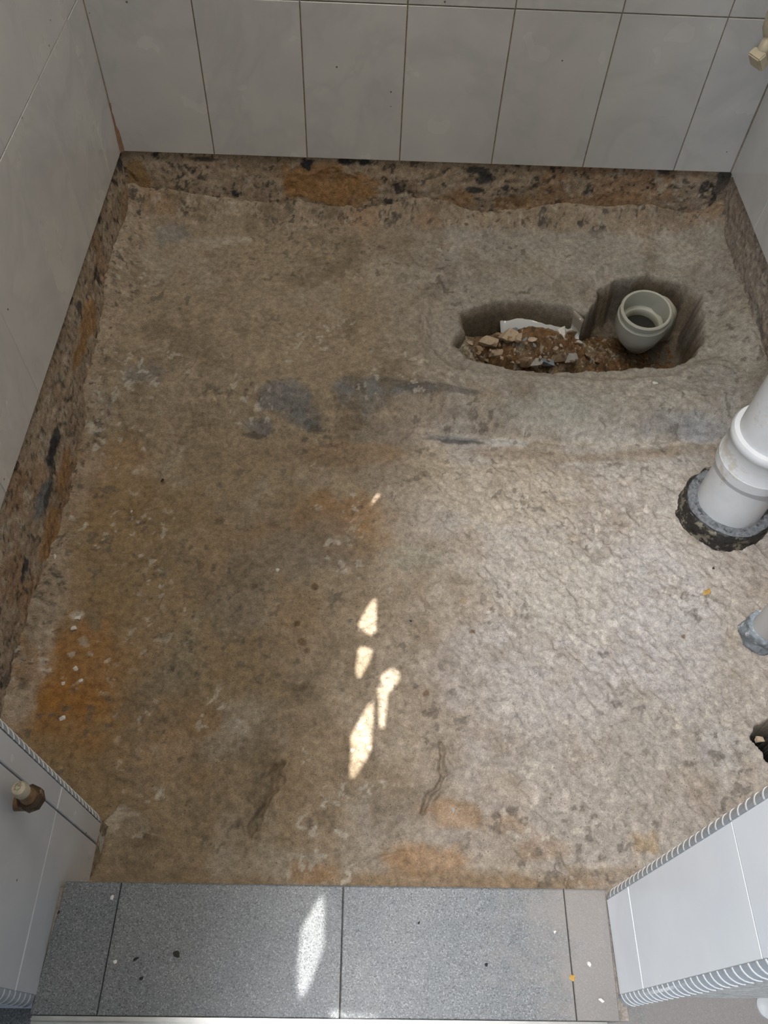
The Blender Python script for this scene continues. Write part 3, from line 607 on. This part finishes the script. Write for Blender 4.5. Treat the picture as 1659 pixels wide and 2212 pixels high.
# big soil pipe on the right
pc_ = np.array([.822, 1.052]); fz = floor_z(*pc_)
sp = empty('soil_pipe', (pc_[0], pc_[1], fz), 'thick pale grey vertical soil pipe with socket joint, rising from a black tarred ring', 'pipe')
RP = .0735
lathe('pipe_stub', [(RP, -.03), (RP, .245)], 48, M_pipe, sp)
lathe('socket_collar', [(RP+.001, .172), (RP+.009, .180), (RP+.010, .205), (RP+.0085, .207), (RP+.0085, .262), (RP+.011, .266), (RP+.0125, .272), (RP+.0125, .279), (RP+.009, .285), (RP+.003, .2855)], 48, M_pipe, sp)
lathe('upper_pipe', [(RP-.001, .24), (RP-.001, 2.6)], 48, M_pipe, sp)
def lump_ring(name, r0, r1, z0, z1, mt, parent, seed, dents=.004, lean=0):
    """rough band of material around a pipe"""
    seg = 96; lv = 14; bm = bmesh.new(); rings = []
    for i in range(lv):
        t = i/(lv-1); ring = []
        for k in range(seg):
            a = 2*math.pi*k/seg
            r = r1 if t < .7 else r1+(r0-r1)*((t-.7)/.3)**1.2
            z = z0+(z1-z0)*min(1, t/.75)
            ca, sa = math.cos(a), math.sin(a)
            n = float(fbm(np.array([ca*.3+t*.2]), np.array([sa*.3+t*.7]), .12, 4, seed, .65)[0])
            q = r+n*dents*(1 if t < .9 else .3)+(1-t)*lean*(.6+.4*math.cos(a-2.6))
            ring.append(bm.verts.new((q*ca, q*sa, z+n*dents*(.7 if t > .5 else 0))))
        rings.append(ring)
    for p, q in zip(rings[:-1], rings[1:]):
        for k in range(seg): bm.faces.new((p[k], p[(k+1) % seg], q[(k+1) % seg], q[k]))
    return bmo(name, bm, mt, parent, True)
lump_ring('bitumen_ring', RP+.010, RP+.024, -.03, .040, M_black, sp, 5, .006, .008)['label'] = 'black tarred ring with scraped mortar'
lump_ring('mortar_fill', RP-.002, RP+.020, .030, .047, M_greycem, sp, 8, .003)['label'] = 'grey mortar ring'

# small waste pipe at the right edge
q = np.array([.832, .742]); fz2 = floor_z(*q)
wp = empty('waste_pipe', (q[0], q[1], fz2), 'slim pale grey vertical waste pipe set in blue grey cement, below the thick soil pipe', 'pipe')
lathe('pipe_tube', [(.0315, -.03), (.0315, 2.6)], 40, M_pipe, wp)
lump_ring('cement_base', .031, .040, -.02, .034, M_bluecem, wp, 12, .004, .004)['label'] = 'blue grey cement smeared with white'

# toilet outlet fitting in the pit
top = atz(1397, 668, -.165)
ax = Vector((-.06, -.16, 1)).normalized()
pf = empty('drain_fitting', (top[0], top[1], top[2]-.13), 'open greyish cream plastic pipe socket standing in the floor pit', 'pipe fitting')
off = Vector((0, 0, .13))
def axl(name, prof, mt, lab=None):
    return lathe(name, prof, 56, mt, pf, axis=ax, loc=off)
RO = .0675
axl('socket', [(RO-.003, 0), (RO, -.003), (RO, -.014), (RO-.0035, -.017), (RO-.0035, -.022), (RO+.002, -.026), (RO+.002, -.060), (RO-.001, -.072), (RO-.006, -.088), (RO-.016, -.108), (RO-.028, -.122)], M_fit)
axl('ring', [(RO-.003, 0), (RO-.0075, -.001), (RO-.0085, -.004), (RO-.0095, -.055), (RO-.013, -.058), (RO-.019, -.059), (RO-.022, -.063), (RO-.022, -.085)], M_fit)
axl('mouth_shade', [(RO-.022, -.080), (RO-.023, -.092), (.012, -.093)], M_inner)['label'] = 'dark disc standing in for the shade inside the pipe'  # near-black disc paints the shade down the open socket
# elbow going down and back to the right
def tube(name, pts, rad, mt, parent, seg=40, loc=Vector((0,0,0))):
    bm = bmesh.new(); rings = []
    for i, p in enumerate(pts):
        p = Vector(p)+loc; t = (Vector(pts[min(i+1, len(pts)-1)])-Vector(pts[max(i-1, 0)])).normalized()
        u = t.cross(Vector((0.3, 1, .1))).normalized(); v = t.cross(u)
        r = rad[i]; rings.append([bm.verts.new(p+u*r*math.cos(2*math.pi*k/seg)+v*r*math.sin(2*math.pi*k/seg)) for k in range(seg)])
    for p, q in zip(rings[:-1], rings[1:]):
        for k in range(seg): bm.faces.new((p[k], p[(k+1) % seg], q[(k+1) % seg], q[k]))
    bm.faces.new(rings[0]); bm.faces.new(rings[-1])
    return bmo(name, bm, mt, parent, True)
c0 = off-ax*.098
tube('elbow', [c0, c0-ax*.008, c0+Vector((.012, .010, -.026)), c0+Vector((.030, .030, -.034)), c0+Vector((.05, .052, -.044))], [RO-.022, RO-.022, RO-.022, RO-.022, RO-.022], M_fit, pf)
ed = Vector((.72, .55, .05)).normalized(); e0 = c0+ed*.053+Vector((0, 0, .036))
tube('outlet_collar', [e0-ed*.004, e0-ed*.003, e0, e0+ed*.010, e0+ed*.012, e0+ed*.012], [.040, .053, .056, .056, .053, .048], M_fit, pf)
tube('outlet_pipe', [e0+ed*.01, e0+ed*.036+Vector((0, 0, -.018)), e0+ed*.05+Vector((0, 0, -.09))], [.046, .040, .040], M_fit, pf)
bm = bmesh.new()
for (dx, dy, dz) in ((-.02, -.071, -.088), (.012, -.073, -.074)): bmesh.ops.create_icosphere(bm, subdivisions=1, radius=.0035, matrix=Matrix.Translation(off+Vector((dx, dy*.86, dz))))
bm.free()

# glazed pan remnant behind the rubble
pn0 = [(1085,640), (1100,636), (1140,634), (1180,638), (1212,646), (1236,662), (1262,690)]
pan = empty('squat_pan', (0, 0, 0), 'piece of smooth white glazed pan showing at the back of the pit behind the rubble', 'squat pan')
bm = bmesh.new(); L = []
for k, (u, v) in enumerate(pn0):
    a = atz(u, v+1, -.208); P = []
    for dy, dz in ((.004, 0), (0, -.012), (-.002, -.046), (-.006, -.054), (-.018, -.060), (-.075, -.068)):
        P.append(bm.verts.new((a[0], a[1]+(dy if k < 5 else dy*.45), a[2]+dz)))
    L.append(P)
for p, q in zip(L[:-1], L[1:]):
    for k in range(5): bm.faces.new((p[k], q[k], q[k+1], p[k+1]))
pmt, nt, lk, b = mat('dusty_glazed_ceramic', (.7, .72, .74), .08)
tc = nt.new('ShaderNodeTexCoord'); sx = nt.new('ShaderNodeSeparateXYZ'); lk.new(tc.outputs['Object'], sx.inputs[0])
nz = N(nt, 'ShaderNodeTexNoise', Scale=30.0, Detail=3.0); lk.new(tc.outputs['Object'], nz.inputs['Vector'])
ma = N(nt, 'ShaderNodeMath', operation='MULTIPLY_ADD'); lk.new(nz.outputs[0], ma.inputs[0]); ma.inputs[1].default_value = .02; lk.new(sx.outputs[2], ma.inputs[2])
r = ramp(nt, [(0, (.78, .82, .86)), (.45, (.66, .68, .68)), (.55, (.34, .31, .26)), (1, (.36, .31, .25))])
mr = N(nt, 'ShaderNodeMapRange'); lk.new(ma.outputs[0], mr.inputs[0]); mr.inputs[1].default_value = -.285; mr.inputs[2].default_value = -.195
lk.new(mr.outputs[0], r.inputs[0]); lk.new(r.outputs[0], b.inputs['Base Color'])
o = bmo('glazed_shell', bm, pmt, pan, True)
md = o.modifiers.new('thick', 'SOLIDIFY'); md.thickness = .006

# soil heap
hx0, hy0 = atz(975, 800, -.19)[:2]; hx1, hy1 = atz(1480, 640, -.19)[:2]
sx_ = np.arange(hx0-.01, hx1, .0025); sy_ = np.arange(1.43, 1.72, .0025)
U, V = np.meshgrid(sx_, sy_, indexing='ij')
h1 = atz(1140, 715, -.235); h2 = atz(1250, 740, -.27)
Hh = -.345+.135*np.exp(-((U-h1[0])/.15)**2-((V-h1[1]+.035)/.080)**2)+.035*np.exp(-((U-h2[0])/.13)**2-((V-h2[1])/.07)**2)
Hh += .05*np.exp(-((U-atz(1000,710,-.22)[0])/.06)**2-((V-1.56)/.09)**2)*1.6
Hh += .006*fbm(U, V, .05, 4, 401, .7)+.005*fbm(U, V, .014, 3, 402, .7)+.003*np.abs(fbm(U, V, .007, 2, 403))
Hh = np.minimum(Hh, -.212+.012*fbm(U, V, .05, 3, 404))
hp = polydist(U, V, pit)
cc = np.zeros(U.shape+(3,))+np.array((.24, .135, .065))
cc = lerp(cc, (.36, .27, .18), sstep(0, .7, fbm(U, V, .05, 4, 405))*.6)
cc = lerp(cc, (.37, .31, .235), sstep(.30, .24, U)*.9)
cc = lerp(cc, (.10, .065, .04), sstep(.3, .5, fbm(U, V, .012, 3, 406))*.6)
cc = lerp(cc, (.55, .5, .42), sstep(.66, .72, fbm(U, V, .012, 3, 407))*.7)
heap = link('soil_heap', grid_mesh('soil_heap', np.stack([U, V, Hh], -1), cc, M_soil, mask=hp < .006))
tag(heap, 'heap of crumbly brown soil filling the left half of the floor pit', 'soil', kind='stuff')
def heap_z(x, y):
    i = int(round((x-sx_[0])/.0025)); k = int(round((y-sy_[0])/.0025))
    return float(Hh[min(max(i, 0), len(sx_)-1), min(max(k, 0), len(sy_)-1)])

# ------------------------------------------------------------ stones
def rock_mesh(name, sx, sy, sz, seed, mt, n=13):
    rr = random.Random(seed); bm = bmesh.new()
    for i in range(n):
        v = Vector((rr.gauss(0, 1), rr.gauss(0, 1), rr.gauss(0, 1))).normalized()*rr.uniform(.85, 1.05)
        bm.verts.new((v.x*sx, v.y*sy, v.z*sz))
    r = bmesh.ops.convex_hull(bm, input=bm.verts)
    bmesh.ops.delete(bm, geom=[v for v in bm.verts if not v.link_faces], context='VERTS')
    bmesh.ops.bevel(bm, geom=bm.edges[:], offset=min(sx, sy, sz)*.03, segments=1, affect='EDGES')
    bmesh.ops.recalc_face_normals(bm, faces=bm.faces)
    me = bpy.data.meshes.new(name); bm.to_mesh(me); bm.free(); me.materials.append(mt); return me
def rmat(n, c, dirt=(.25, .16, .09), thr=.56): return simple(n, c, .85, var=.3, scale=60, bump=.6, dirt=dirt, dscale=28, dthr=thr)
RB = {'tan': rmat('stone_tan', (.52, .40, .29)), 'pink': rmat('stone_pink', (.68, .52, .40), thr=.62), 'white': rmat('stone_white', (.78, .75, .70), thr=.6),
      'blue': rmat('stone_blue', (.27, .31, .35), (.45, .45, .44), .6), 'brown': rmat('stone_brown', (.34, .235, .145)), 'grey': rmat('stone_grey', (.44, .42, .39)), 'ochre': rmat('stone_ochre', (.50, .30, .08)), 'dark': rmat('stone_dark', (.03, .027, .022), (.05, .045, .04))}
big = [ # u v half-size(px) aspect height colour label
 (1099,766,20,1.0,.9,'pink','pale pinkish tan stone with a bright corner, front of the rubble heap'),
 (1053,745,19,.85,.6,'tan','flat tan stone left of the bright cornered stone in the pit'),
 (1176,763,32,.65,.6,'brown','largest flat brown stone at the middle front of the rubble heap'),
 (1070,690,11,1.7,1.0,'blue','tall grey and white stone at the top left of the rubble heap'),
 (1110,719,9,.9,.9,'blue','small round blue grey stone above middle of the rubble heap'),
 (1211,724,12,1.6,.9,'white','upright pointed white stone at the right of the rubble heap'),
 (1133,760,16,.7,.6,'white','white streaked stone between the pink stone and the large brown stone'),
 (1132,783,16,.8,.8,'brown','dark brown stone at the pit front edge below the white streaked stone'),
 (1181,787,15,.6,.8,'blue','blue grey stone with white faces at the pit front edge'),
 (1158,787,11,.8,.8,'grey','small grey stone wedged left of the blue grey front stone'),
 (1231,777,12,1.1,.9,'grey','rounded grey stone at the right end of the front stone row'),
 (1208,778,15,.6,.7,'brown','reddish brown stone beside the rounded grey stone'),
 (1195,693,20,.6,.6,'tan','flat tan stone near the white pan edge'),
 (1235,727,11,1.0,.9,'brown','rounded brown stone right of the upright white stone'),
 (1095,706,6,1.5,.9,'white','thin upright pale chip beside the tall grey and white stone'),
 (1080,770,22,.5,.5,'tan','long tan stone lying under the flat tan stone'),
 (1095,730,20,.7,.6,'tan','lumpy tan stone in the centre left of the heap'),
 (1122,733,9,1.5,.8,'tan','narrow slanting tan stone beside the round blue grey stone'),
 (1133,735,6,1.0,.9,'blue','tiny blue grey stone in the heap centre'),
 (1238,710,8,.9,.8,'pink','small pinkish stone at the right corner of the white pan'),
 (1034,757,10,.6,.7,'brown','small brown stone at the left front edge of the pit'),
 (1250,742,7,.6,.7,'white','small white chip right of the rounded brown stone'),
 (1118,692,8,.8,.7,'grey','small grey stone behind the tall grey and white stone'),
 (1160,690,9,.6,.6,'brown','small brown stone just below the left end of the white pan'),
 (1150,735,8,.8,.7,'pink','small pinkish stone above the largest brown stone'),
 (1268,770,8,.8,.7,'brown','small brown stone between the heap and the drain fitting'),
 (1165,715,9,.7,.7,'brown','brown clod on the crest of the heap'),
 (1015,742,6,.8,.7,'tan','small tan stone at the far left of the pit'),
 (1290,782,7,.7,.7,'brown','dark brown clod at the right foot of the heap'),
 (1075,728,9,.8,.7,'brown','brown stone above the flat tan stone in the pit')]
for i, (u, v, s, asp, hh, cn, lab) in enumerate(big):
    p = atz(u, v, -.26); 
    for _ in range(4): p = atz(u, v, heap_z(p[0], p[1])+s*.0011*.3)
    sx2 = s*.0018; me = rock_mesh('stone', sx2, sx2*asp*.85, sx2*hh*.8, 50+i, RB[cn])
    o = link('stone', me); o.location = (p[0], p[1], p[2]+sx2*.25); o.rotation_euler = (random.uniform(-.3, .3), random.uniform(-.3, .3), random.uniform(-.5, .5))
    tag(o, lab, 'stone', 'rubble stones in the pit')
chips = [rock_mesh('stone_chip', .0075, .006, .005, 200+i, RB[c], 10) for i, c in enumerate(('brown', 'brown', 'tan', 'brown', 'tan', 'brown', 'grey'))]
rr = random.Random(5); cnt = 0
while cnt < 110:
    u, v = rr.uniform(1030, 1330), rr.uniform(672, 792)
    p = atz(u, v, -.27)
    for _ in range(3): p = atz(u, v, heap_z(p[0], p[1]))
    if polydist(np.array([p[0]]), np.array([p[1]]), pit)[0] > -.012 or heap_z(p[0], p[1]) < -.335 or (u > 1150 and v < 690): continue
    o = link('stone_chip', chips[cnt % 7] if rr.random() < .8 else chips[rr.choice((2, 4, 6))]); s = rr.uniform(.35, 1.25)
    o.location = (p[0], p[1], p[2]+.001); o.scale = (s,)*3; o.rotation_euler = (rr.uniform(0, 6),)*3
    tag(o, 'small brown or tan chip lying in the soil heap of the pit', 'stone chip', 'small chips in the soil heap'); cnt += 1

# loose bits on the floor and threshold
bits = [ # u v size aspect colour surface label
 (1435,911,.009,.7,'ochre','f','flat yellow chip on the slope between pit and soil pipe'),
 (1527,1280,.014,.6,'ochre','f','orange yellow chip on the floor below the soil pipe'),
 (168,1332,.010,.9,'white','f','largest pale lime lump on the orange stained left floor'),
 (160,1358,.008,.9,'white','f','pale lime lump just below the largest lime lump at left'),
 (163,1444,.007,.8,'white','f','pale pebble on the deep orange stain at left'),
 (137,1477,.005,1,'white','f','tiny pale pebble left of the lowest lime crumbs'),
 (175,1470,.005,.8,'white','f','tiny pale pebble beside the deep orange stain'),
 (135,1552,.007,1,'white','f','round pale pebble near the left jamb trim'),
 (120,1202,.008,.7,'white','f','pale mortar flake near the left wall foot'),
 (216,868,.012,1.2,'white','f','white mortar lump by the left wall at the terrace edge'),
 (283,1105,.0055,.8,'pink','f','small pinkish crumb left of the two dark dimples'),
 (600,1232,.006,.8,'white','f','single whitish pebble on brown floor near centre'),
 (352,1038,.006,.9,'dark','f','small black pebble on the left floor'),
 (1541,1227,.004,1,'dark','f','tiny black crumb below the black tarred ring'),
 (887,1342,.003,1,'dark','f','tiny black crumb right of the top sun patch'),
 (978,1190+560,.006,.9,'grey','f','small grey crumb on the orange streak in front'),
 (1415,828,.008,.7,'white','f','small white chip on the rim below the drain fitting'),
 (381,2060,.006,.8,'dark','t','black crumb on the second granite slab'),
 (293,2072,.0055,.35,'dark','t','short dark stick shaped crumb on the second granite slab'),
 (305,2113,.004,.7,'dark','t','dark crumb below the stick shaped one on granite'),
 (126,1970,.003,.9,'dark','t','dark speck at the left end of the threshold'),
 (243,1939,.0035,.9,'white','t','white speck beside the first granite joint'),
 (249,2078,.0035,.9,'white','t','white speck low beside the first granite joint'),
 (1236,2111,.0045,1.2,'ochre','t','orange crumb on the last granite joint'),
 (1272,2083,.005,.6,'white','t','white paint flake on the dusty right slab'),
 (1300,2160,.005,.7,'white','t','white flake near the right jamb foot'),
 (1199,2013,.0025,1,'white','t','tiny white speck left of the last granite joint'),
 (1051,2084,.003,1,'dark','t','dark speck on the third granite slab'),
 (905,1994,.0025,1,'dark','t','tiny dark speck near the middle of the third granite slab')]
for i, (u, v, s, asp, cn, sf, lab) in enumerate(bits):
    if sf == 't': p = atz(u, v, ZTH)
    else:
        p = atz(u, v, -.24)
        for _ in range(4): p = atz(u, v, floor_z(p[0], p[1]))
    nm = 'pebble' if s > .0045 else 'crumb'
    o = link(nm, rock_mesh(nm, s, s*asp, s*(.45 if s > .005 else .6), 700+i, RB[cn], 12)); o.location = (p[0], p[1], p[2]+s*.12)
    o.rotation_euler = (0, 0, random.uniform(0, 3)); tag(o, lab, 'pebble' if nm == 'pebble' else 'crumb')

# small stone hanging in the drain hole's edge
p = atz(1641, 1598, -.275)
o = link('stone', rock_mesh('stone', .011, .009, .009, 900, RB['tan'])); o.location = p; tag(o, 'pale brown stone stuck in the edge of the black drain hole', 'stone')

# ------------------------------------------------------------ capped water outlet on the left jamb
vp = empty('capped_valve', (JL, .253, .27), 'tarnished brass water outlet with beige plug, on the left jamb tiles', 'water outlet')
vx = .024
def vl(name, prof, mt, seg=8, sm=False, loc=(vx, 0, 0), axis=None):
    return lathe(name, prof, seg, mt, vp, axis=axis, loc=loc, smooth=sm)
vl('hex_nut', [(.0125, .000), (.0155, .002), (.0155, .013), (.0125, .016), (.0105, .016), (.0105, .013)], M_brass, 8)
vl('neck', [(.0100, .012), (.0098, .020), (.0088, .022), (.0088, .038)], M_copper, 28, True)
vl('plug', [(.0088, .036), (.0092, .038), (.0092, .047), (.0075, .051), (.004, .0525)], M_plug, 24, True)
vl('slot', [(.0035, .0520), (.0032, .0540)], M_plug, 4)
tube('nipple', [(-.004, .0, -.012), (.008, 0, -.012), (.018, 0, -.008), (.024, 0, .003)], [.010, .010, .0105, .0105], M_copper, vp, 20)

# cream capped tap tail at the far right corner
p = atz(1652, 60, .33); 
_q = aty(1638, 128, 1.93); cpos = Vector((_q[0]+.020, _q[1]+.022, _q[2]+.036))
ct = empty('capped_tail', tuple(cpos), 'cream plastic pipe tail with square end cap near the back right corner, cut by frame', 'pipe end')
tube('body', [(.0, 0, 0), (.0, 0, .02), (0, 0, .05), (0, 0, .09), (0, 0, .11)], [.018, .028, .031, .031, .022], M_cream, ct, 28)
tube('tail', [(-.002, -.004, .010), (-.020, -.022, -.034)], [.015, .015], M_cream, ct, 20)
bm = bmesh.new(); bmesh.ops.create_cube(bm, size=1); bmesh.ops.scale(bm, vec=(.040, .040, .022), verts=bm.verts); bmesh.ops.bevel(bm, geom=bm.edges[:], offset=.003, segments=2, affect='EDGES')
o = bmo('square_cap', bm, M_cream, ct); o.location = (-.020, -.022, -.036); o.rotation_euler = Vector((-.7, -.35, -.6)).to_track_quat('Z', 'Y').to_euler()
tube('wall_nipple', [(0, 0, .06), (.045, 0, .06)], [.014, .014], M_cream, ct, 20)

# white bracket past the right jamb
p = atz(1664, 2172, .02)
bk = empty('door_stop', (p[0], p[1], .012), 'greyish white rounded plastic stopper on the grey floor at the bottom right corner', 'door stop')
lathe('stop_body', [(.016, 0), (.016, .004), (.012, .007), (.005, .008)], 28, M_greyplastic, bk)
